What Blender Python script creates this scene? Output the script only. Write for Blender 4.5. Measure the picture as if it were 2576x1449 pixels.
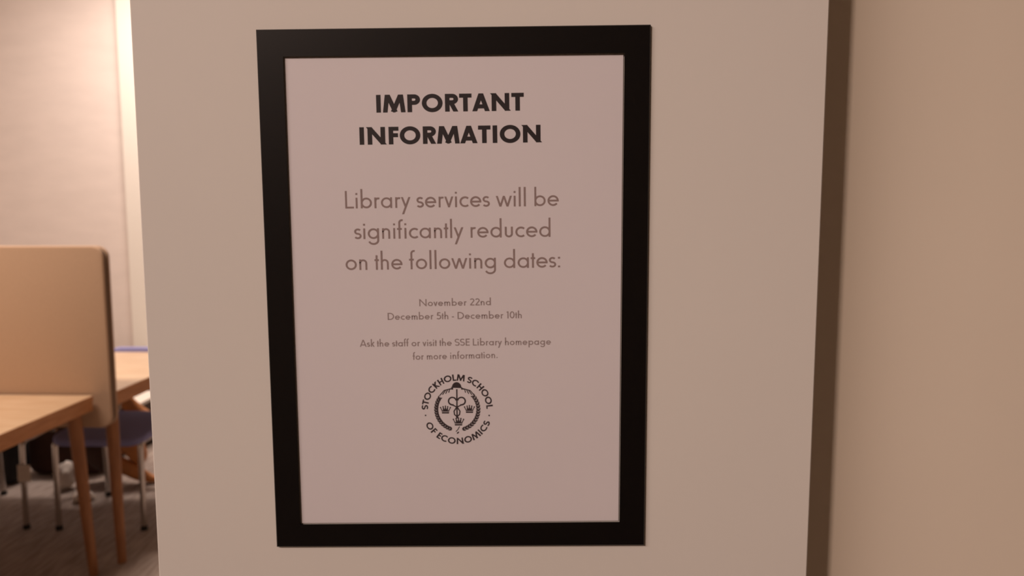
import bpy, bmesh, math, random
from mathutils import Vector, Matrix, noise
random.seed(4)
PI = math.pi
scn = bpy.context.scene
for o in list(bpy.data.objects):
    bpy.data.objects.remove(o, do_unlink=True)
COL = scn.collection

# ------------------------------------------------------------ camera
yaw, pitch, roll = -0.0100844, -0.101852, -0.0017071
cy, sy, cp, sp = math.cos(yaw), math.sin(yaw), math.cos(pitch), math.sin(pitch)
fwd = Vector((sy*cp, cy*cp, sp)); rt = Vector((cy, -sy, 0)); up = rt.cross(fwd)
r2 = rt*math.cos(roll) + up*math.sin(roll); u2 = -rt*math.sin(roll) + up*math.cos(roll)
M = Matrix((r2, u2, -fwd)).transposed().to_4x4()
M.translation = Vector((0.0396908, -0.4742327, 1.46))
cam = bpy.data.cameras.new('camera'); camo = bpy.data.objects.new('camera', cam); COL.objects.link(camo)
camo.matrix_world = M
cam.sensor_width = 36.0; cam.lens = 36.0*1900/2576; cam.clip_start = 0.02; cam.clip_end = 60
cam.dof.use_dof = True; cam.dof.focus_distance = 0.385; cam.dof.aperture_fstop = 26.55/2.3
scn.camera = camo

# ------------------------------------------------------------ light and exposure
scn.view_settings.view_transform = 'Standard'; scn.view_settings.look = 'None'
scn.view_settings.exposure = 0.0; scn.view_settings.gamma = 1.0
scn.view_settings.use_curve_mapping = False
w = bpy.data.worlds.new('world'); scn.world = w; w.use_nodes = True
w.node_tree.nodes['Background'].inputs[0].default_value = (1.0, 0.72, 0.55, 1)
w.node_tree.nodes['Background'].inputs[1].default_value = 0.02

def area(name, loc, tgt, sx, sy_, power, col, spread=180):
    l = bpy.data.lights.new(name, 'AREA'); l.shape = 'RECTANGLE'; l.size = sx; l.size_y = sy_
    l.energy = power; l.color = col; l.spread = math.radians(spread)
    o = bpy.data.objects.new(name, l); COL.objects.link(o); o.location = loc
    o.rotation_euler = (Vector(tgt)-Vector(loc)).to_track_quat('-Z', 'Y').to_euler()
    return o
WARM = (1.0, 0.775, 0.70)
area('corridor_lamp', (-1.55, -2.45, 3.28), (0.25, 0.0, 1.3), 0.18, 0.30, 5.5, (1.0, 0.735, 0.61), 65)
area('corridor_lamp_wide', (-2.65, -2.15, 3.28), (0.25, 0.0, 1.3), 2.0, 0.25, 7.2, (1.0, 0.78, 0.69), 65)
area('reading_lamp_front', (-2.42, 1.75, 3.33), (-2.42, 2.0, 0.0), 1.2, 0.30, 50, (1.0, 0.79, 0.65), 140)
area('reading_lamp_back', (-2.3, 4.3, 3.33), (-2.4, 4.8, 0.0), 1.3, 0.35, 70, (1.0, 0.83, 0.74))

# ------------------------------------------------------------ materials
def lin(c): return tuple(((v/255.0)/12.92 if v <= 10 else (((v/255.0)+0.055)/1.055)**2.4) for v in c)
def mat(name, rgb, rough=0.6, metal=0.0, var=0.0, scale=20.0, bump=0.0, stretch=(1, 1, 1), col2=None, detail=3.0, spec=0.5):
    m = bpy.data.materials.new(name); m.use_nodes = True
    nt = m.node_tree; b = nt.nodes['Principled BSDF']
    b.inputs['Roughness'].default_value = rough; b.inputs['Metallic'].default_value = metal
    b.inputs['Specular IOR Level'].default_value = spec
    c = lin(rgb) + (1,)
    b.inputs['Base Color'].default_value = c
    if var or bump or col2:
        tc = nt.nodes.new('ShaderNodeTexCoord'); mp = nt.nodes.new('ShaderNodeMapping')
        mp.inputs['Scale'].default_value = stretch
        nz = nt.nodes.new('ShaderNodeTexNoise'); nz.inputs['Scale'].default_value = scale; nz.inputs['Detail'].default_value = detail
        nt.links.new(tc.outputs['Object'], mp.inputs['Vector']); nt.links.new(mp.outputs['Vector'], nz.inputs['Vector'])
        if var or col2:
            rp = nt.nodes.new('ShaderNodeValToRGB')
            rp.color_ramp.elements[0].position = 0.34; rp.color_ramp.elements[1].position = 0.66
            d = lin(col2) if col2 else tuple(v*(1-var) for v in c[:3])
            rp.color_ramp.elements[0].color = tuple(d) + (1,); rp.color_ramp.elements[1].color = c
            nt.links.new(nz.outputs['Fac'], rp.inputs['Fac']); nt.links.new(rp.outputs['Color'], b.inputs['Base Color'])
        if bump:
            bp = nt.nodes.new('ShaderNodeBump'); bp.inputs['Strength'].default_value = bump; bp.inputs['Distance'].default_value = 0.002
            nt.links.new(nz.outputs['Fac'], bp.inputs['Height']); nt.links.new(bp.outputs['Normal'], b.inputs['Normal'])
    return m
m_wall = mat('painted_wall', (231, 228, 222), 0.75, var=0.02, scale=6, bump=0.02)
m_wallr = mat('painted_wall_side', (240, 229, 212), 0.8, var=0.02, scale=6, bump=0.02)
m_back = mat('pale_fabric_wall', (226, 214, 206), 0.9, var=0.05, scale=4, bump=0.15, stretch=(1, 1, 3))
m_far = mat('beige_wall', (208, 192, 176), 0.85, var=0.05, scale=5)
m_trim = mat('white_trim_paint', (232, 226, 216), 0.5)
m_ceil = mat('ceiling_paint', (235, 232, 226), 0.9)
m_floor = mat('carpet', (172, 158, 149), 0.95, scale=9, stretch=(7, 0.8, 1), col2=(138, 124, 116), bump=0.3)
m_black = mat('black_frame', (10, 8, 9), 0.34, spec=0.4, var=0.1, scale=40)
m_paper = mat('paper', (229, 225, 230), 0.6, var=0.012, scale=15)
m_ink = mat('black_ink', (36, 29, 33), 0.6, var=0.08, scale=300)
m_ink2 = mat('grey_ink', (152, 134, 132), 0.7, var=0.06, scale=300)
m_ink3 = mat('pale_grey_ink', (160, 146, 146), 0.7, var=0.06, scale=300)
m_ink4 = mat('emblem_ink', (56, 46, 50), 0.7, var=0.1, scale=300)
m_wood = mat('light_wood', (216, 190, 160), 0.42, scale=5, stretch=(1, 9, 9), col2=(200, 168, 134), bump=0.03)
m_edge = mat('wood_edge', (216, 156, 108), 0.5, scale=6, stretch=(2, 2, 14), col2=(200, 140, 92))
m_leg = mat('wood_leg', (170, 118, 78), 0.5, scale=8, stretch=(6, 6, 1), col2=(150, 100, 64))
m_fab = mat('tan_felt', (196, 166, 140), 0.95, var=0.07, scale=160, bump=0.3)
m_dark = mat('dark_core', (64, 48, 48), 0.8, var=0.1, scale=80)
m_blue = mat('blue_upholstery', (150, 152, 206), 0.8, var=0.12, scale=120, bump=0.2)
m_chrome = mat('chrome', (205, 200, 196), 0.22, 1.0, var=0.05, scale=30)
m_rub = mat('dark_rubber', (28, 26, 26), 0.7, var=0.1, scale=60)
m_tan = mat('tan_leather', (212, 140, 80), 0.55, var=0.25, scale=14, bump=0.3)
m_brn = mat('brown_and_shade', (70, 42, 30), 0.75, var=0.2, scale=18, bump=0.2)  # satchel's own dark brown; on the jacket body the colour includes shadow
m_wht = mat('crumpled_white', (225, 214, 204), 0.8, var=0.06, scale=30)
m_blk = mat('black_nylon', (20, 19, 22), 0.7, var=0.15, scale=60)
m_dw = mat('dark_wood', (74, 54, 38), 0.6, var=0.2, scale=6, stretch=(1, 6, 1))
m_orange = mat('orange_label', (180, 92, 48), 0.6, var=0.1, scale=60)
m_lampf = mat('lamp_housing', (225, 225, 222), 0.5, var=0.02, scale=30)
m_diff = bpy.data.materials.new('lamp_diffuser'); m_diff.use_nodes = True
_b = m_diff.node_tree.nodes['Principled BSDF']; _b.inputs['Emission Color'].default_value = (1, 0.78, 0.6, 1); _b.inputs['Emission Strength'].default_value = 2.0

# ------------------------------------------------------------ helpers
def obj(name, bm, m, parent=None, smooth=False):
    me = bpy.data.meshes.new(name)
    bmesh.ops.recalc_face_normals(bm, faces=bm.faces[:])
    bm.to_mesh(me); bm.free()
    if smooth:
        for p in me.polygons: p.use_smooth = True
        try: me.set_sharp_from_angle(angle=math.radians(40))
        except Exception: pass
    me.materials.append(m)
    o = bpy.data.objects.new(name, me); COL.objects.link(o)
    if parent: o.parent = parent
    return o
def tag(o, label=None, cat=None, group=None, kind=None):
    if label: o['label'] = label
    if cat: o['category'] = cat
    if group: o['group'] = group
    if kind: o['kind'] = kind
    return o
def thing(name, label, cat, loc=(0, 0, 0), rz=0.0, group=None):
    o = bpy.data.objects.new(name, None); COL.objects.link(o); o.location = loc; o.rotation_euler = (0, 0, rz)
    o.empty_display_size = 0.1
    return tag(o, label, cat, group)
def box(x0, x1, y0, y1, z0, z1, bev=0.0, seg=2):
    bm = bmesh.new()
    bmesh.ops.create_cube(bm, size=1.0, matrix=Matrix.Translation(((x0+x1)/2, (y0+y1)/2, (z0+z1)/2)) @ Matrix.Diagonal((x1-x0, y1-y0, z1-z0, 1)))
    if bev: bmesh.ops.bevel(bm, geom=bm.edges[:], offset=bev, segments=seg, profile=0.5, affect='EDGES')
    return bm
def tube(pts, radii, n=12, cap=True, bm=None, squash=1.0):
    """round tube along a path, one radius per point"""
    bm = bm or bmesh.new()
    pts = [Vector(p) for p in pts]
    if not hasattr(radii, '__len__'): radii = [radii]*len(pts)
    rings = []; ref = None
    for i, p in enumerate(pts):
        a = pts[max(i-1, 0)]; b = pts[min(i+1, len(pts)-1)]
        t = (b-a).normalized()
        if ref is None:
            ref = Vector((0, 1, 0)) if abs(t.y) < 0.9 else Vector((1, 0, 0))
        u = t.cross(ref).normalized(); v = u.cross(t).normalized(); ref = v
        rings.append([bm.verts.new(p + (u*math.cos(2*PI*k/n) + v*squash*math.sin(2*PI*k/n))*radii[i]) for k in range(n)])
    for a, b in zip(rings, rings[1:]):
        for k in range(n): bm.faces.new((a[k], a[(k+1) % n], b[(k+1) % n], b[k]))
    if cap:
        bm.faces.new(rings[0][::-1]); bm.faces.new(rings[-1])
    return bm
def smooth_path(pts, sub=6):
    pts = [Vector(p) for p in pts]; out = []
    for i in range(len(pts)-1):
        p0 = pts[max(i-1, 0)]; p1 = pts[i]; p2 = pts[i+1]; p3 = pts[min(i+2, len(pts)-1)]
        for s in range(sub):
            t = s/sub
            out.append(0.5*((2*p1) + (p2-p0)*t + (2*p0-5*p1+4*p2-p3)*t*t + (3*p1-p0-3*p2+p3)*t**3))
    out.append(pts[-1]); return out
def rrect(w, h, r, seg=8):
    out = []
    for cx, cz, a0 in ((w/2-r, h/2-r, 0), (-w/2+r, h/2-r, 90), (-w/2+r, -h/2+r, 180), (w/2-r, -h/2+r, 270)):
        for k in range(seg+1):
            a = math.radians(a0+90*k/seg); out.append((cx+r*math.cos(a), cz+r*math.sin(a)))
    return out
def slab(outline, d0, d1, axis='Y', bev=0.0, seg=2):
    """extrude a 2D outline between d0 and d1 along axis, optional rounded rim"""
    bm = bmesh.new()
    def V(x, z, d): return (x, d, z) if axis == 'Y' else (x, z, d)
    levels = [(d0, 0.0), (d1, 0.0)]
    if bev:
        levels = [(d0+bev*(1-math.cos(PI/2*k/seg)), bev*(1-math.sin(PI/2*k/seg))) for k in range(seg+1)] + \
                 [(d1-bev*(1-math.cos(PI/2*k/seg)), bev*(1-math.sin(PI/2*k/seg))) for k in range(seg, -1, -1)]
    cx = sum(p[0] for p in outline)/len(outline); cz = sum(p[1] for p in outline)/len(outline)
    hx = max(abs(p[0]-cx) for p in outline); hz = max(abs(p[1]-cz) for p in outline)
    rings = []
    for d, ins in levels:
        rings.append([bm.verts.new(V(cx+(x-cx)*(hx-ins)/hx, cz+(z-cz)*(hz-ins)/hz, d)) for x, z in outline])
    n = len(outline)
    for a, b in zip(rings, rings[1:]):
        for k in range(n): bm.faces.new((a[k], a[(k+1) % n], b[(k+1) % n], b[k]))
    bm.faces.new(rings[0][::-1]); bm.faces.new(rings[-1])
    return bm
def copy_tree(o, parent=None):
    c = o.copy(); COL.objects.link(c); c.parent = parent
    for ch in list(o.children): copy_tree(ch, c)
    return c

# ------------------------------------------------------------ the setting
def struct(name, bm, m, label=None):
    return tag(obj(name, bm, m), label, kind='structure')
H = 3.4
struct('floor', box(-4.7, 2.9, -3.3, 5.6, -0.1, 0.0), m_floor, 'dark grey brown carpet under the desks')
struct('ceiling', box(-4.7, 2.9, -3.3, 5.6, H, H+0.1), m_ceil, 'plain pale ceiling above the reading room')
PR = 0.2276; PL = -0.1985
struct('wall_front', box(PL, PR, 0.0, 0.05, 0.0, H, 0.0008, 1), m_wall, 'white wall panel that carries the black framed notice')
struct('wall_right', box(-0.15, 2.8, 0.05, 0.20, 0.0, H), m_wallr, 'cream wall set back to the right of the notice panel')
struct('wall_back', box(-4.6, 2.8, 5.42, 5.55, 0.0, H), m_back, 'pale pinkish wall behind the desk screen')
struct('wall_left', box(-4.7, -4.6, -3.2, 5.55, 0.0, H), m_back, 'pale wall on the far left of the reading room')
struct('wall_rear', box(-4.6, 2.8, -3.3, -3.2, 0.0, H), m_far, 'beige wall behind the viewer')
struct('wall_side', box(2.8, 2.9, -3.2, 5.55, 0.0, H), m_far, 'beige wall closing the corridor on the right')
struct('trim_1', box(-3.0, -2.45, 5.36, 5.42, 0.0, H, 0.003, 1), m_trim, 'bright white upright strip between back wall and notice panel')
struct('baseboard_back', box(-4.6, -3.0, 5.405, 5.42, 0.0, 0.09, 0.002, 1), m_trim, 'white baseboard along the back wall')

def ceiling_lamp(loc, sx, sy_, label):
    t = thing('ceiling_lamp', label, 'lamp', loc, 0, 'ceiling lamps')
    bm = bmesh.new()
    for (a, b, c, d) in ((-sx/2-.02, sx/2+.02, -sy_/2-.02, -sy_/2), (-sx/2-.02, sx/2+.02, sy_/2, sy_/2+.02), (-sx/2-.02, -sx/2, -sy_/2, sy_/2), (sx/2, sx/2+.02, -sy_/2, sy_/2)):
        bmesh.ops.create_cube(bm, size=1.0, matrix=Matrix.Translation(((a+b)/2, (c+d)/2, -0.02)) @ Matrix.Diagonal((b-a, d-c, 0.04, 1)))
    obj('housing', bm, m_lampf, t); obj('diffuser', box(-sx/2, sx/2, -sy_/2, sy_/2, -0.02, 0.0), m_diff, t)
    return t
ceiling_lamp((-2.42, 1.75, H), 1.2, 0.30, 'ceiling lamp over the near desk')
ceiling_lamp((-2.3, 4.3, H), 1.3, 0.35, 'ceiling lamp over the far end of the reading room')

# ------------------------------------------------------------ lettering
def arc(cx, cy_, r, a0, a1, n=None, ry=None):
    ry = ry or r; n = n or max(6, int(abs(a1-a0)/9))
    return [(cx+r*math.cos(math.radians(a0+(a1-a0)*k/n)), cy_+ry*math.sin(math.radians(a0+(a1-a0)*k/n))) for k in range(n+1)]
def glyph(ch, w):
    """geometric sans letter: strokes (list of polylines), clip band (lo, hi), ink width, left and right bearing class"""
    t = w/2; X = 0.61; r = X/2-t; q = X/2; e = 0.3
    bb = lambda rr: rr+t
    if ch == ' ': return [], None, 0.20, 'N', 'N'
    # capitals (cap height 1)
    R = 0.5-t
    if ch == 'I': return [[(t, 0), (t, 1)]], None, w, 'S', 'S'
    if ch == 'L': return [[(t, 0), (t, 1)], [(0, t), (0.42+t, t)]], None, 0.42+t, 'S', 'D'
    if ch == 'T': return [[(0.31, 0), (0.31, 1)], [(0, 1-t), (0.62, 1-t)]], None, 0.62, 'D', 'D'
    if ch == 'F': return [[(t, 0), (t, 1)], [(0, 1-t), (0.5, 1-t)], [(0, 0.52), (0.47, 0.52)]], None, 0.5, 'S', 'D'
    if ch == 'E': return [[(t, 0), (t, 1)], [(0, 1-t), (0.5, 1-t)], [(0, 0.52), (0.47, 0.52)], [(0, t), (0.5, t)]], None, 0.5, 'S', 'D'
    if ch == 'H': return [[(t, 0), (t, 1)], [(0.68-t, 0), (0.68-t, 1)], [(0, 0.52), (0.68, 0.52)]], None, 0.68, 'S', 'S'
    if ch == 'K': return [[(t, 0), (t, 1)], [(t*0.6, 0.42), (0.62, 1.15)], [(t, 0.60), (0.70, -0.15)]], (0, 1), 0.66, 'S', 'D'
    if ch == 'O':
        return [arc(0.5, 0.5, R+0.015, 0, 360, 40)], None, 1.0, 'R', 'R'
    if ch == 'C': return [arc(0.5, 0.5, R+0.01, 48, 312, 30)], None, 0.86, 'R', 'D'
    if ch == 'D': return [[(t, 0), (t, 1)], [(0, 1-t), (0.28, 1-t)] + arc(0.28, 0.5, R, 90, -90, 20) + [(0, t)]], None, 0.78, 'S', 'R'
    if ch == 'P':
        k = 0.29-t+0.005
        return [[(t, 0), (t, 1)], [(0, 1-t)] + arc(0.34, 1-t-k, k, 90, -90, 14) + [(0, 1-t-2*k)]], None, 0.34+k+t, 'S', 'R'
    if ch == 'R':
        k = 0.29-t+0.005
        return [[(t, 0), (t, 1)], [(0, 1-t)] + arc(0.36, 1-t-k, k, 90, -90, 14) + [(0, 1-t-2*k)], [(0.26, 0.6), (0.70-t, -0.12)]], (0, 1), 0.36+k+t+0.02, 'S', 'D'
    if ch == 'N':
        return [[(t, 0), (t, 1)], [(0.88-t, 0), (0.88-t, 1)], [(t*0.9-0.14, 1.14), (0.88-t*0.9+0.14, -0.14)]], (0, 1), 0.88, 'S', 'S'
    if ch == 'M':
        W = 1.12
        return [[(t*1.02-0.03, -0.2), (0.215+0.03, 1.2)], [(W-t*1.02+0.03, -0.2), (W-0.215-0.03, 1.2)],
                [(0.235-0.06, 1.14), (W/2+0.06, 0.02)], [(W-0.235+0.06, 1.14), (W/2-0.06, 0.02)]], (0, 1), W, 'D', 'D'
    if ch == 'A':
        W = 0.86
        return [[(t*1.1-0.06, -0.16), (W/2+0.055, 1.16)], [(W-t*1.1+0.06, -0.16), (W/2-0.055, 1.16)], [(W*0.24, 0.27), (W*0.76, 0.27)]], (0, 1), W, 'D', 'D'
    if ch == 'S':
        k = (1-w)/4
        return [arc(0.29, 1-t-k, k+0.03, 35, 270, 18, k) + arc(0.27, t+k, k+0.04, 90, -150, 18, k)[1:]], None, 0.56, 'R', 'R'
    if ch == '.': return [[(0, t*1.1), (w*1.1, t*1.1)]], None, w*1.1, 'S', 'S'
    if ch == '-': return [[(0, 0.32), (0.26, 0.32)]], None, 0.26, 'R', 'R'
    if ch == ':': return [[(0, t*1.1), (w*1.1, t*1.1)], [(0, 0.56), (w*1.1, 0.56)]], None, w*1.1, 'S', 'S'
    if ch == '0': return [arc(0.30, 0.5, 0.30-t, 0, 360, 32, 0.5-t)], None, 0.6, 'R', 'R'
    if ch == '1': return [[(0.2, 0), (0.2, 1)], [(0.04, 0.86), (0.2, 1-t)]], None, 0.2+t, 'R', 'S'
    if ch == '2': return [arc(0.28, 0.72, 0.28-t, 160, -25, 14) + [(0.07, t)], [(0.04, t), (0.56, t)]], (0, 1), 0.56, 'R', 'D'
    if ch == '5': return [[(0.17, 1-t), (0.5, 1-t)], [(0.2, 1), (0.12, 0.56)], arc(0.26, 0.33, 0.33-t, 128, -140, 20)], None, 0.58, 'R', 'R'
    # lower case
    if ch in 'aobdgeqpc':
        ring = arc(r+t, q, r, 0, 360, 32); s = [ring]; W = 2*r+w
        if ch == 'o': return [ring], None, W, 'R', 'R'
        if ch == 'a': return [ring, [(2*r+t, 0), (2*r+t, X)]], None, W, 'R', 'S'
        if ch == 'd': return [ring, [(2*r+t, 0), (2*r+t, 1.1)]], None, W, 'R', 'S'
        if ch == 'b': return [ring, [(t, 0), (t, 1.1)]], None, W, 'S', 'R'
        if ch == 'p': return [ring, [(t, -0.34), (t, X)]], None, W, 'S', 'R'
        if ch == 'g': return [ring, [(2*r+t, X), (2*r+t, -0.06)] + arc(r+t, -0.07, r, 0, -160, 16, 0.27-t)], None, W, 'R', 'S'
        if ch == 'c': return [arc(r+t, q, r, 48, 312, 24)], None, W*0.84, 'R', 'D'
        if ch == 'e': return [arc(r+t, q, r, 2, 322, 28), [(t, q), (2*r+w, q)]], None, W, 'R', 'R'
    if ch == 'i': return [[(t, 0), (t, X)], [(t, 0.77), (t, 0.77+w)]], None, w, 'S', 'S'
    if ch == 'l': return [[(t, 0), (t, 1.1)]], None, w, 'S', 'S'
    if ch == 'h': return [[(t, 0), (t, 1.1)], [(t, X-0.2)] + arc(t+0.165, X-t-0.165, 0.165, 180, 0, 14) + [(t+0.33, 0)]], None, 0.33+w, 'S', 'S'
    if ch == 'n': return [[(t, 0), (t, X)], [(t, X-0.2)] + arc(t+0.165, X-t-0.165, 0.165, 180, 0, 14) + [(t+0.33, 0)]], None, 0.33+w, 'S', 'S'
    if ch == 'u': return [[(t, X)] + arc(t+0.165, t+0.165, 0.165, 180, 360, 14) + [(t+0.33, X)]], None, 0.33+w, 'S', 'S'
    if ch == 'm':
        a = 0.145
        return [[(t, 0), (t, X)], [(t, X-0.2)] + arc(t+a, X-t-a, a, 180, 0, 12) + [(t+2*a, 0)], [(t+2*a, X-0.2)] + arc(t+3*a, X-t-a, a, 180, 0, 12) + [(t+4*a, 0)]], None, 4*a+w, 'S', 'S'
    if ch == 'r': return [[(t, 0), (t, X)], arc(t+0.15, X-t-0.15, 0.15, 180, 62, 10)], None, 0.24+t, 'S', 'D'
    if ch == 's':
        k = (X-w)/4
        return [arc(0.17, X-t-k, k+0.02, 35, 270, 14, k) + arc(0.16, t+k, k+0.03, 90, -150, 14, k)[1:]], None, 0.33, 'R', 'R'
    if ch == 't': return [[(0.12, 0), (0.12, 0.84)], [(0, X-t), (0.24, X-t)]], None, 0.24, 'D', 'D'
    if ch == 'f': return [[(0.13, 0), (0.13, 0.88)] + arc(0.13+0.14, 0.96-t, 0.14, 180, 70, 9, 0.15), [(0, X-t), (0.26, X-t)]], None, 0.30, 'D', 'D'
    if ch == 'v': return [[(t-0.03, X+0.07), (0.235+0.03, -0.07)], [(0.47-t+0.03, X+0.07), (0.235-0.03, -0.07)]], (0, X), 0.47, 'D', 'D'
    if ch == 'w':
        a = 0.19
        return [[(t+a*j*1.0 + (-0.02 if j % 2 == 0 else -0.02), X+0.06 if j % 2 == 0 else -0.06), (t+a*(j+1)+0.02, -0.06 if j % 2 == 0 else X+0.06)] for j in range(4)], (0, X), 4*a+w, 'D', 'D'
    if ch == 'y': return [[(t-0.03, X+0.07), (0.25, 0.03)], [(0.50-t+0.03, X+0.07), (0.06, -0.44)]], (-0.36, X), 0.5, 'D', 'D'
    if ch == 'k': return [[(t, 0), (t, 1.1)], [(t*0.6, 0.22), (0.40, X+0.08)], [(0.14, 0.40), (0.46, -0.1)]], (-0.001, 1.1), 0.43, 'S', 'D'
    return [[(t, 0), (t, X)]], None, w, 'S', 'S'
def clip(poly, lo, hi):
    for s, lim in ((1, lo), (-1, -hi)):
        out = []
        for i in range(len(poly)):
            a = poly[i]; b = poly[(i+1) % len(poly)]
            da = s*a[1]-lim; db = s*b[1]-lim
            if da >= 0: out.append(a)
            if (da >= 0) != (db >= 0):
                k = da/(da-db); out.append((a[0]+(b[0]-a[0])*k, a[1]+(b[1]-a[1])*k))
        poly = out
        if not poly: return []
    return poly
def ribbon(path, w, band=None):
    """flat stroke as convex quads"""
    n = len(path); closed = n > 8 and abs(path[0][0]-path[-1][0]) < 1e-6 and abs(path[0][1]-path[-1][1]) < 1e-6
    L = []
    for i, p in enumerate(path):
        a = path[i-1] if i > 0 else (path[-2] if closed else p)
        b = path[i+1] if i < n-1 else (path[1] if closed else p)
        d1 = Vector((p[0]-a[0], p[1]-a[1])); d2 = Vector((b[0]-p[0], b[1]-p[1]))
        d1 = d1.normalized() if d1.length > 1e-9 else d2.normalized(); d2 = d2.normalized() if d2.length > 1e-9 else d1
        m_ = (d1+d2); m_ = m_.normalized() if m_.length > 1e-6 else d1
        nn = Vector((-m_.y, m_.x)); c = max(0.6, nn.dot(Vector((-d1.y, d1.x))))
        L.append((Vector(p)+nn*w/2/c, Vector(p)-nn*w/2/c))
    out = []
    for (a, b), (c, d) in zip(L, L[1:]):
        poly = [tuple(a), tuple(b), tuple(d), tuple(c)]
        if band: poly = clip(poly, *band)
        if len(poly) >= 3: out.append(poly)
    return out
BEAR = {'S': 0.085, 'R': 0.05, 'D': 0.015, 'N': 0.05}
def layout(text, w, track=0.0):
    x = 0; out = []; first = True
    for ch in text:
        st, band, W, lb, rb = glyph(ch, w)
        if not first: x += BEAR[lb]+track
        out.append((x, st, band)); x += W; first = False
        x += BEAR[rb]
    return out, x-BEAR[rb]
# poster local frame: x right, z up (mm), print lies just proud of the paper, facing -Y
PZ = 1.46-(1.5-1.4466280)      # height of the paper's centre
YP = -0.0008
class Print:
    def __init__(s): s.bm = bmesh.new(); s.k = 0
    def poly(s, pts):
        y = YP-0.00004-(s.k % 9)*0.000006
        vs = [s.bm.verts.new((p[0]/1000, y, p[1]/1000)) for p in pts]
        try: s.bm.faces.new(vs)
        except Exception: pass
    def line(s, text, x0, z0, x1, z1, h, w):
        lay, W0 = layout(text, w)
        W = math.hypot(x1-x0, z1-z0)/h
        k = W/W0
        track = 0
        if not 0.9 < k < 1.16:            # spread the rest over the letter gaps
            k = 0.9 if k < 0.9 else 1.16
            track = (W/k-W0)/max(1, len(text)-1)
            lay, W0 = layout(text, w, track); k = W/W0
        a = math.atan2(z1-z0, x1-x0); ca, sa = math.cos(a), math.sin(a)
        for x, st, band in lay:
            for path in st:
                s.k += 1
                for q in ribbon(path, w, band):
                    s.poly([(x0+((x+p[0])*k*ca-p[1]*sa)*h, z0+((x+p[0])*k*sa+p[1]*ca)*h) for p in q])
    def ring(s, text, cx, cz, rb, h, w, a0, a1, inward=False):
        """letters on a circle from angle a0 to a1; rb is the baseline radius"""
        lay, W0 = layout(text, w)
        for x, st, band in lay:
            for path in st:
                s.k += 1
                for q in ribbon(path, w, band):
                    pts = []
                    for p in q:
                        ang = math.radians(a0+(a1-a0)*(x+p[0])/W0)
                        rr = rb+(-p[1] if inward else p[1])*h
                        pts.append((cx+rr*math.cos(ang), cz+rr*math.sin(ang)))
                    s.poly(pts)
    def stroke(s, path, w):
        s.k += 1
        for q in ribbon(path, w): s.poly(q)
    def done(s, name, m, parent):
        bm = s.bm
        me = bpy.data.meshes.new(name); bm.to_mesh(me); bm.free(); me.materials.append(m)
        o = bpy.data.objects.new(name, me); COL.objects.link(o); o.parent = parent
        return o

sign = thing('framed_notice', 'black framed white library notice hanging on the white wall panel', 'sign', (0, 0, PZ))
outc = [(-120.94, 163.52), (119.35, 165.55), (120.69, -163.17), (-119.14, -165.01)]
innc = [(-105.28, 147.84), (104.07, 149.18), (104.77, -148.02), (-103.65, -150.19)]
bm = bmesh.new()
def ringv(c, y, ins=0.0):
    out = []
    for i, (x, z) in enumerate(c):
        out.append(bm.verts.new(((x-math.copysign(ins, x))/1000, y, (z-math.copysign(ins, z))/1000)))
    return out
rs = [ringv(outc, 0.0), ringv(outc, -0.0016), ringv(outc, -0.0022, 0.6), ringv(innc, -0.0022, -0.5), ringv(innc, -0.0017), ringv(innc, 0.0)]
for a, b in zip(rs, rs[1:]+rs[:1]):
    for k in range(4): bm.faces.new((a[k], a[(k+1) % 4], b[(k+1) % 4], b[k]))
tag(obj('frame', bm, m_black, sign), 'wide flat black border')
bm = bmesh.new()
for y in (-0.0002, YP): ringv(innc, y, -1.0)
bm.verts.ensure_lookup_table(); v = bm.verts[:]
bm.faces.new(v[:4]); bm.faces.new(v[4:])
for k in range(4): bm.faces.new((v[k], v[(k+1) % 4], v[4+(k+1) % 4], v[4+k]))
tag(obj('paper_sheet', bm, m_paper, sign), 'white printed sheet')
def text_part(name, label, m, rows):
    p = Print()
    for r_ in rows: p.line(*r_)
    tag(p.done(name, m, sign), label)
text_part('heading_text', 'bold black heading IMPORTANT INFORMATION', m_ink, [
    ('IMPORTANT', -48.49, 113.7, 42.44, 114.71, 10.75, 0.23),
    ('INFORMATION', -59.23, 94.19, 52.77, 95.43, 10.7, 0.23)])
text_part('body_text', 'thin grey text about reduced library services', m_ink2, [
    ('Library services will be', -69.13, 54.94, 64.11, 56.38, 10.9, 0.105),
    ('significantly reduced', -63.58, 35.85, 59.07, 37.13, 10.9, 0.105),
    ('on the following dates:', -69.78, 16.37, 65.16, 17.95, 10.9, 0.105)])
text_part('date_text', 'small pale text with the two dates', m_ink3, [
    ('November 22nd', -23.69, -6.58, 21.53, -5.91, 4.5, 0.135),
    ('December 5th - December 10th', -43.88, -15.32, 41.07, -14.22, 4.5, 0.135)])
text_part('contact_text', 'small pale text asking to see the staff or homepage', m_ink3, [
    ('Ask the staff or visit the SSE Library homepage', -61.97, -32.61, 59.56, -31.16, 4.5, 0.135),
    ('for more information.', -28.34, -40.99, 25.66, -39.79, 4.5, 0.135)])

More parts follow.
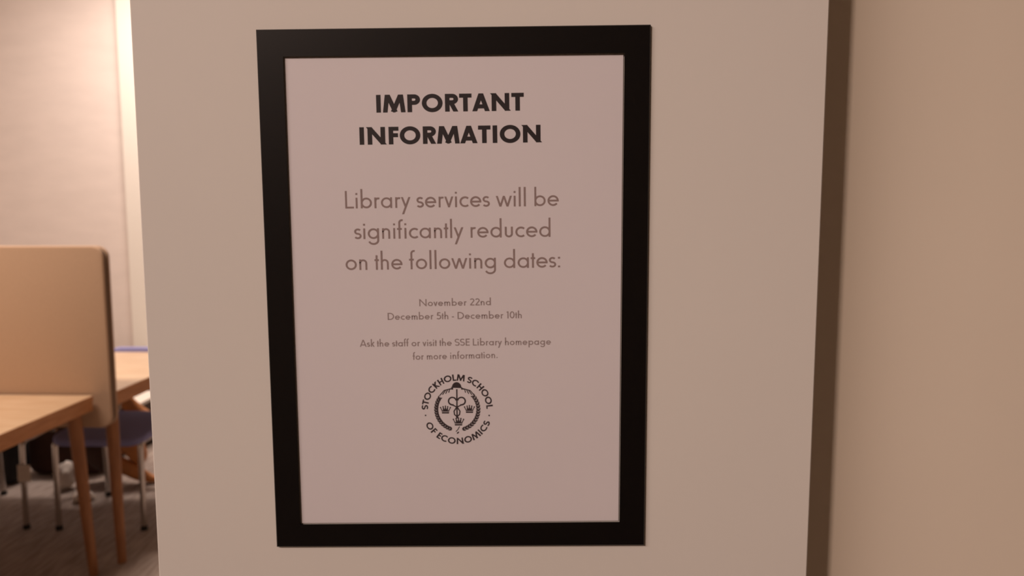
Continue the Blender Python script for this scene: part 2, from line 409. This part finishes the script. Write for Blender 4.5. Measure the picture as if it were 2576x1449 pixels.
# round school emblem
ex, ez = -0.3, -73.2
E_ = Print()
E_.ring('STOCKHOLM SCHOOL', ex, ez, 18.7, 4.2, 0.20, 180, 1)
E_.ring('OF ECONOMICS', ex, ez, 22.9, 4.2, 0.20, 205, 338, True)
for a in (-11, 191):
    E_.stroke([(ex+20.8*math.cos(math.radians(a+d)), ez+20.8*math.sin(math.radians(a+d))) for d in (-1.2, 1.2)], 0.9)
def leaf(cx, cz, ang, L_, W_):
    ca, sa = math.cos(ang), math.sin(ang)
    E_.k += 1
    E_.poly([(cx+L_*x*ca-W_*y*sa, cz+L_*x*sa+W_*y*ca) for x, y in ((-0.5, 0), (-0.2, -0.45), (0.15, -0.42), (0.5, 0), (0.15, 0.42), (-0.2, 0.45))])
for a0, a1, sgn in ((143, 254, 1), (44, -76, -1)):       # wreath: two rows of leaves on a stem
    E_.stroke([(ex+13.5*math.cos(math.radians(a0+(a1-a0)*k/20)), ez+13.5*math.sin(math.radians(a0+(a1-a0)*k/20))) for k in range(21)], 0.28)
    n = 15
    for k in range(n):
        a = math.radians(a0+(a1-a0)*(k+0.5)/n)
        for dr, tilt in ((0.75, 0.42), (-0.75, -0.42)):
            d = a-sgn*PI/2
            leaf(ex+(13.5+dr)*math.cos(a), ez+(13.5+dr)*math.sin(a), d+sgn*tilt, 2.8, 1.12)
def crown(cx, cz, s):
    E_.k += 1
    pts = [(-0.9, -1), (0.9, -1), (0.95, -0.62), (-0.95, -0.62)]
    E_.poly([(cx+x*s, cz+z*s) for x, z in pts])
    E_.stroke([(cx-0.95*s, cz-0.42*s), (cx+0.95*s, cz-0.42*s)], 0.16*s)
    for x0, x1, z in ((-0.95, -1.25, 0.62), (-0.35, -0.6, 0.86), (0.0, 0.0, 1.0), (0.35, 0.6, 0.86), (0.95, 1.25, 0.62)):
        E_.k += 1
        E_.poly([(cx+(x0-0.30)*s if x0 > -0.9 else cx+(x0+0.0)*s, cz-0.34*s), (cx+(x0+0.30)*s if x0 < 0.9 else cx+x0*s, cz-0.34*s), (cx+(x1+0.10)*s, cz+z*s*0.8), (cx+(x1-0.10)*s, cz+z*s*0.8)])
        E_.poly([(cx+(x1+0.2*math.cos(k*PI/3))*s, cz+(z*0.9+0.2*math.sin(k*PI/3))*s) for k in range(6)])
crown(ex-7.6, ez-0.2, 2.5); crown(ex+7.8, ez+0.2, 2.5); crown(ex+0.7, ez-8.0, 2.6)
E_.stroke([(ex-0.2, ez+13.2), (ex-0.2, ez-6)], 0.85)      # staff
for s_ in (1, -1):                                          # two snakes around it
    E_.stroke(arc(ex-0.2+s_*2.9, ez+5.4, 2.45, 90+s_*80, 90-s_*200, 26), 0.95)
    E_.stroke([(ex-0.2+s_*2.9-s_*2.45*math.cos(math.radians(20))*-0.9, ez+3.9), (ex-0.2-s_*0.2, ez+1.4), (ex-0.2-s_*1.9, ez-1.2), (ex-0.2-s_*1.6, ez-3.4), (ex-0.2+s_*0.6, ez-5.2)], 0.8)
E_.k += 1
E_.poly([(ex-0.3+x, ez+z) for x, z in [(-3.0, 14.2)] + [(3.0*math.cos(math.radians(a)), 14.6+3.2*math.sin(math.radians(a))) for a in range(180, -1, -18)] + [(3.0, 14.2)]])   # winged hat
E_.stroke([(ex-3.9, ez+14.4), (ex+3.3, ez+14.2)], 0.6)
for s_ in (1, -1):
    for k, (dx, dz) in enumerate(((11.3, 8.9), (9.4, 9.6), (7.4, 10.2), (5.4, 10.9))):
        E_.stroke([(ex+s_*2.6, ez+13.9-0.25*k), (ex+s_*(2.6+dx)*0.6, ez+(13.9+dz)/2+0.95), (ex+s_*dx, ez+dz)], 0.6)
E_.stroke([(ex-1.0, ez-14.6), (ex+0.3, ez-13.2), (ex+1.4, ez-11.2)], 0.5)
leaf(ex+0.3, ez-15.3, 0.7, 2.2, 1.0)
tag(E_.done('round_emblem', m_ink4, sign), 'round black school emblem with crowns, staff and lettering')

# ------------------------------------------------------------ desks
ZT = 0.735
def tapered_leg(x0, y0, z0, x1, y1, ra, rb, name, parent):
    n = 8
    P = [(x0+(x1-x0)*k/n, y0+(y1-y0)*k/n, z0*(1-k/n)) for k in range(n+1)]
    R_ = [ra*1.0 + (rb-ra)*(k/n)**1.2 for k in range(n+1)]
    return obj(name, tube(P, R_, 16), m_leg, parent, True)
TILT = math.radians(-1.2)
def pivot(xr, yr, dx, dy):
    return (xr+dx*math.cos(TILT)-dy*math.sin(TILT), yr+dx*math.sin(TILT)+dy*math.cos(TILT))
def desk(label, xr, y0, y1, width, rear):
    # the right end nearest the screen stays put, the desk stands slightly turned
    xc, yc = pivot(xr, y1 if rear else y0, -width/2, (y0-y1)/2 if rear else (y1-y0)/2)
    t = thing('desk', label, 'desk', (xc, yc, 0), TILT, 'wooden desks either side of the felt screen')
    hw, hd = width/2, (y1-y0)/2
    o = obj('tabletop', slab(rrect(width, y1-y0, 0.006, 3), ZT-0.024, ZT, 'Z', 0.0025, 2), m_wood, t, True)
    o.data.materials.append(m_edge)
    for p in o.data.polygons:
        if abs(p.normal.z) < 0.5: p.material_index = 1
    ap = 0.003; th = 0.020; z0, z1 = ZT-0.060, ZT-0.024
    for a in ((-hw+ap, hw-ap, -hd+ap, -hd+ap+th), (-hw+ap, hw-ap, hd-ap-th, hd-ap), (-hw+ap, -hw+ap+th, -hd+ap+th, hd-ap-th), (hw-ap-th, hw-ap, -hd+ap+th, hd-ap-th)):
        obj('rail', box(*a, z0, z1, 0.001, 1), m_edge, t)
    for sx in (-1, 1):
        for s2 in (-1, 1):
            tapered_leg(sx*(hw-0.055), s2*(hd-0.05), ZT-0.026, sx*(hw-0.028), s2*(hd-0.022), 0.027, 0.017, 'leg', t)
    return t
d1 = desk('light wooden desk nearest the viewer, in front of the tan screen', -1.650, 1.60, 2.445, 1.55, True)
d2 = desk('light wooden desk behind the tan screen, with blue chairs pushed under it', -1.597, 2.515, 3.36, 1.60, False)

# felt screen standing between the two desks
scr = thing('desk_screen', 'tan felt privacy screen with rounded corners at the rear of the near desk', 'screen', pivot(-1.588, 2.455, -0.755, 0) + (0.60,), TILT)
WS, HS = 1.51, 0.725
def shifted(o): o.location = (0, 0, HS/2); return o
shifted(obj('front_pad', slab(rrect(WS, HS, 0.045, 10), 0.0, 0.018, 'Y', 0.004, 3), m_fab, scr, True))
shifted(tag(obj('core', slab(rrect(WS-0.010, HS-0.010, 0.042, 10), 0.018, 0.034, 'Y'), m_dark, scr, True), 'dark brown edge gap'))
shifted(obj('back_pad', slab(rrect(WS, HS, 0.045, 10), 0.034, 0.050, 'Y', 0.004, 3), m_fab, scr, True))
for x in (-0.55, 0.45):
    obj('bracket', box(x-0.03, x+0.03, 0.018, 0.0555, 0.02, 0.06, 0.003, 2), m_dark, scr)

# ------------------------------------------------------------ chairs
def make_chair(label, loc):
    """upholstered chair, front towards -Y"""
    t = thing('chair', label, 'chair', loc, 0, 'blue upholstered chairs under the far desk')
    sw, sd = 0.43, 0.45
    bm = slab(rrect(sw, sd, 0.06, 8), 0.405, 0.443, 'Z', 0.017, 5)
    for v in bm.verts:                                   # dished, waterfall front
        fy = (-v.co.y)/(sd/2)
        v.co.z += 0.010*(v.co.x/(sw/2))**2 - 0.016*max(0, fy)**2
    obj('seat', bm, m_blue, t, True)
    bm = slab(rrect(0.43, 0.23, 0.05, 8), 0.0, 0.035, 'Y', 0.014, 4)
    for v in bm.verts: v.co.y -= 0.03*(v.co.x/0.215)**2
    b = obj('backrest', bm, m_blue, t, True)
    b.location = (0, 0.335, 0.640); b.rotation_euler = (math.radians(-10), 0, 0)
    for s in (-1, 1):
        x = s*0.197
        P = smooth_path([(x, -0.12, 0.412), (x, -0.17, 0.412), (x, -0.193, 0.40), (x, -0.2, 0.36), (x, -0.205, 0.015)])
        lg = obj('leg', tube(P, 0.0125, 12), m_chrome, t, True)
        obj('glide', tube([(x, -0.205, 0.0), (x, -0.205, 0.012), (x, -0.205, 0.022)], [0.0155, 0.0155, 0.013], 12), m_rub, lg, True)
        P = smooth_path([(x, -0.12, 0.412), (x, 0.10, 0.412), (x, 0.185, 0.400), (x, 0.20, 0.34), (x, 0.215, 0.015)])
        lg = obj('leg', tube(P, 0.0125, 12), m_chrome, t, True)
        obj('glide', tube([(x, 0.215, 0.0), (x, 0.215, 0.012), (x, 0.215, 0.022)], [0.0155, 0.0155, 0.013], 12), m_rub, lg, True)
        P = smooth_path([(x*0.86, 0.14, 0.392), (x*0.86, 0.26, 0.40), (x*0.86, 0.32, 0.47), (x*0.86, 0.343, 0.60), (x*0.86, 0.366, 0.68)])
        obj('back_support', tube(P, 0.010, 12), m_chrome, t, True)
    obj('cross_bar', tube([(-0.197, 0.06, 0.392), (0.197, 0.06, 0.392)], 0.009, 10), m_chrome, t, True)
    return t
c1 = make_chair('blue upholstered chair with chrome legs and a tan jacket fallen behind it', (-1.888, 3.065, 0))
c2 = copy_tree(c1); c2.location = (-2.440, 3.075, 0); c2['label'] = 'blue chair further left under the far desk, black bag beside its leg'

obj('paper_tag', box(0.185, 0.245, -0.226, -0.223, 0.23, 0.31, 0.001, 1), m_wht, c2)
# ------------------------------------------------------------ soft things
def lumpy(bm, amp, sc, seed=0):
    for v in bm.verts:
        n = noise.noise_vector(v.co*sc+Vector((seed, seed*2, 0)))
        v.co += n*amp
    return bm
jk = thing('jacket', 'tan brown jacket crumpled behind the blue chair and trailing on the floor', 'jacket', (-2.05, 3.445, 0))
def J(p): return Vector(p)-Vector((-2.05, 3.42, 0))
def soft(name, pts, rad, m, squash, amp, seed, parent, n=20):
    P = smooth_path([J(p) for p in pts], 7)
    R_ = []
    for i in range(len(P)):
        f = i/(len(P)-1)*(len(rad)-1); k = min(int(f), len(rad)-2); f -= k
        R_.append(rad[k]*(1-f)+rad[k+1]*f)
    bm = tube(P, R_, n, True, None, squash)
    return obj(name, lumpy(bm, amp, 9, seed), m, parent, True)
soft('body', [(-2.20, 3.43, 0.40), (-2.19, 3.44, 0.25), (-2.20, 3.45, 0.13), (-2.17, 3.45, 0.045)], [0.07, 0.13, 0.13, 0.09, 0.03], m_brn, 0.4, 0.03, 3, jk)  # brown cloth, with the shadow on the body put into its dark colour
soft('collar', [(-2.14, 3.42, 0.52), (-2.08, 3.42, 0.475), (-2.02, 3.43, 0.41), (-1.93, 3.44, 0.355), (-1.88, 3.44, 0.33)], [0.03, 0.034, 0.034, 0.03, 0.015], m_tan, 0.8, 0.012, 5, jk)
soft('sleeve', [(-2.07, 3.40, 0.34), (-2.045, 3.41, 0.27), (-2.022, 3.41, 0.20), (-2.012, 3.42, 0.145), (-2.018, 3.42, 0.115)], [0.04, 0.056, 0.056, 0.045, 0.02], m_tan, 0.85, 0.012, 8, jk)
soft('sleeve', [(-2.11, 3.41, 0.24), (-2.10, 3.41, 0.20), (-2.08, 3.41, 0.17)], [0.04, 0.034, 0.02], m_tan, 0.85, 0.012, 21, jk)
soft('hem', [(-2.14, 3.41, 0.13), (-2.07, 3.41, 0.10), (-2.01, 3.42, 0.055), (-1.96, 3.43, 0.030), (-1.915, 3.43, 0.024)], [0.04, 0.046, 0.036, 0.026, 0.014], m_tan, 0.9, 0.008, 11, jk)

def bag(name, label, loc, w, d, h, m, seed, strap):
    t = thing(name, label, 'bag', loc)
    bm = slab(rrect(w, h, min(w, h)*0.22, 6), -d/2, d/2, 'Y', d*0.3, 4)
    for v in bm.verts: v.co.z += h/2
    lumpy(bm, 0.02, 7, seed)
    zmin = min(v.co.z for v in bm.verts)
    for v in bm.verts: v.co.z -= zmin
    obj('body', bm, m, t, True)
    if strap:
        obj('handle', tube(smooth_path([(-0.06, 0, h*0.93), (-0.05, 0, h+0.05), (0.05, 0, h+0.05), (0.06, 0, h*0.93)]), 0.008, 8), m, t, True)
    return t
bg = bag('black_bag', 'soft black bag on the floor under the desks at the far left edge', (-2.86, 3.46, 0), 0.44, 0.14, 0.30, m_blk, 2, True)
lb = obj('orange_patch', box(0.06, 0.10, -0.084, -0.078, 0.165, 0.178, 0.001, 1), m_orange, bg)
bag('brown_satchel', 'dark brown satchel on the floor between the two chairs', (-2.49, 3.64, 0), 0.44, 0.14, 0.36, m_brn, 6, True)
def crumple(label, loc, s, seed):
    bm = bmesh.new(); bmesh.ops.create_icosphere(bm, subdivisions=3, radius=1.0)
    for v in bm.verts:
        k = 1+0.35*noise.noise(v.co*1.6+Vector((seed, 0, 0)))+0.12*noise.noise(v.co*5+Vector((0, seed, 0)))
        v.co = Vector((v.co.x*s[0]*k, v.co.y*s[1]*k, v.co.z*s[2]*k))
    zmin = min(v.co.z for v in bm.verts)
    for v in bm.verts: v.co.z -= zmin
    o = obj('crumpled_paper_bag', bm, m_wht, None, True); o.location = loc
    return tag(o, label, 'bag', 'crumpled white bags on the floor')
crumple('crumpled white bag on the floor left of the near desk leg, larger one', (-2.355, 3.36, 0), (0.045, 0.05, 0.07), 3)
crumple('small crumpled white bag on the floor between the two wooden legs', (-2.17, 3.20, 0), (0.05, 0.04, 0.028), 9)

# low bench with a white top by the back
bn = thing('low_bench', 'low white topped bench with dark front behind the blue chair', 'bench', (-2.575, 4.55, 0))
obj('top', box(-0.30, 0.325, -0.62, 0.72, 0.288, 0.31, 0.003, 2), m_trim, bn)
obj('cabinet', box(-0.28, 0.300, -0.60, 0.70, 0.03, 0.288, 0.002, 1), m_dw, bn)
obj('plinth', box(-0.24, 0.26, -0.56, 0.66, 0.0, 0.03), m_rub, bn)
for y in (-0.16, 0.27):
    obj('panel_joint', box(0.300, 0.3015, y-0.003, y+0.003, 0.04, 0.27), m_rub, bn)
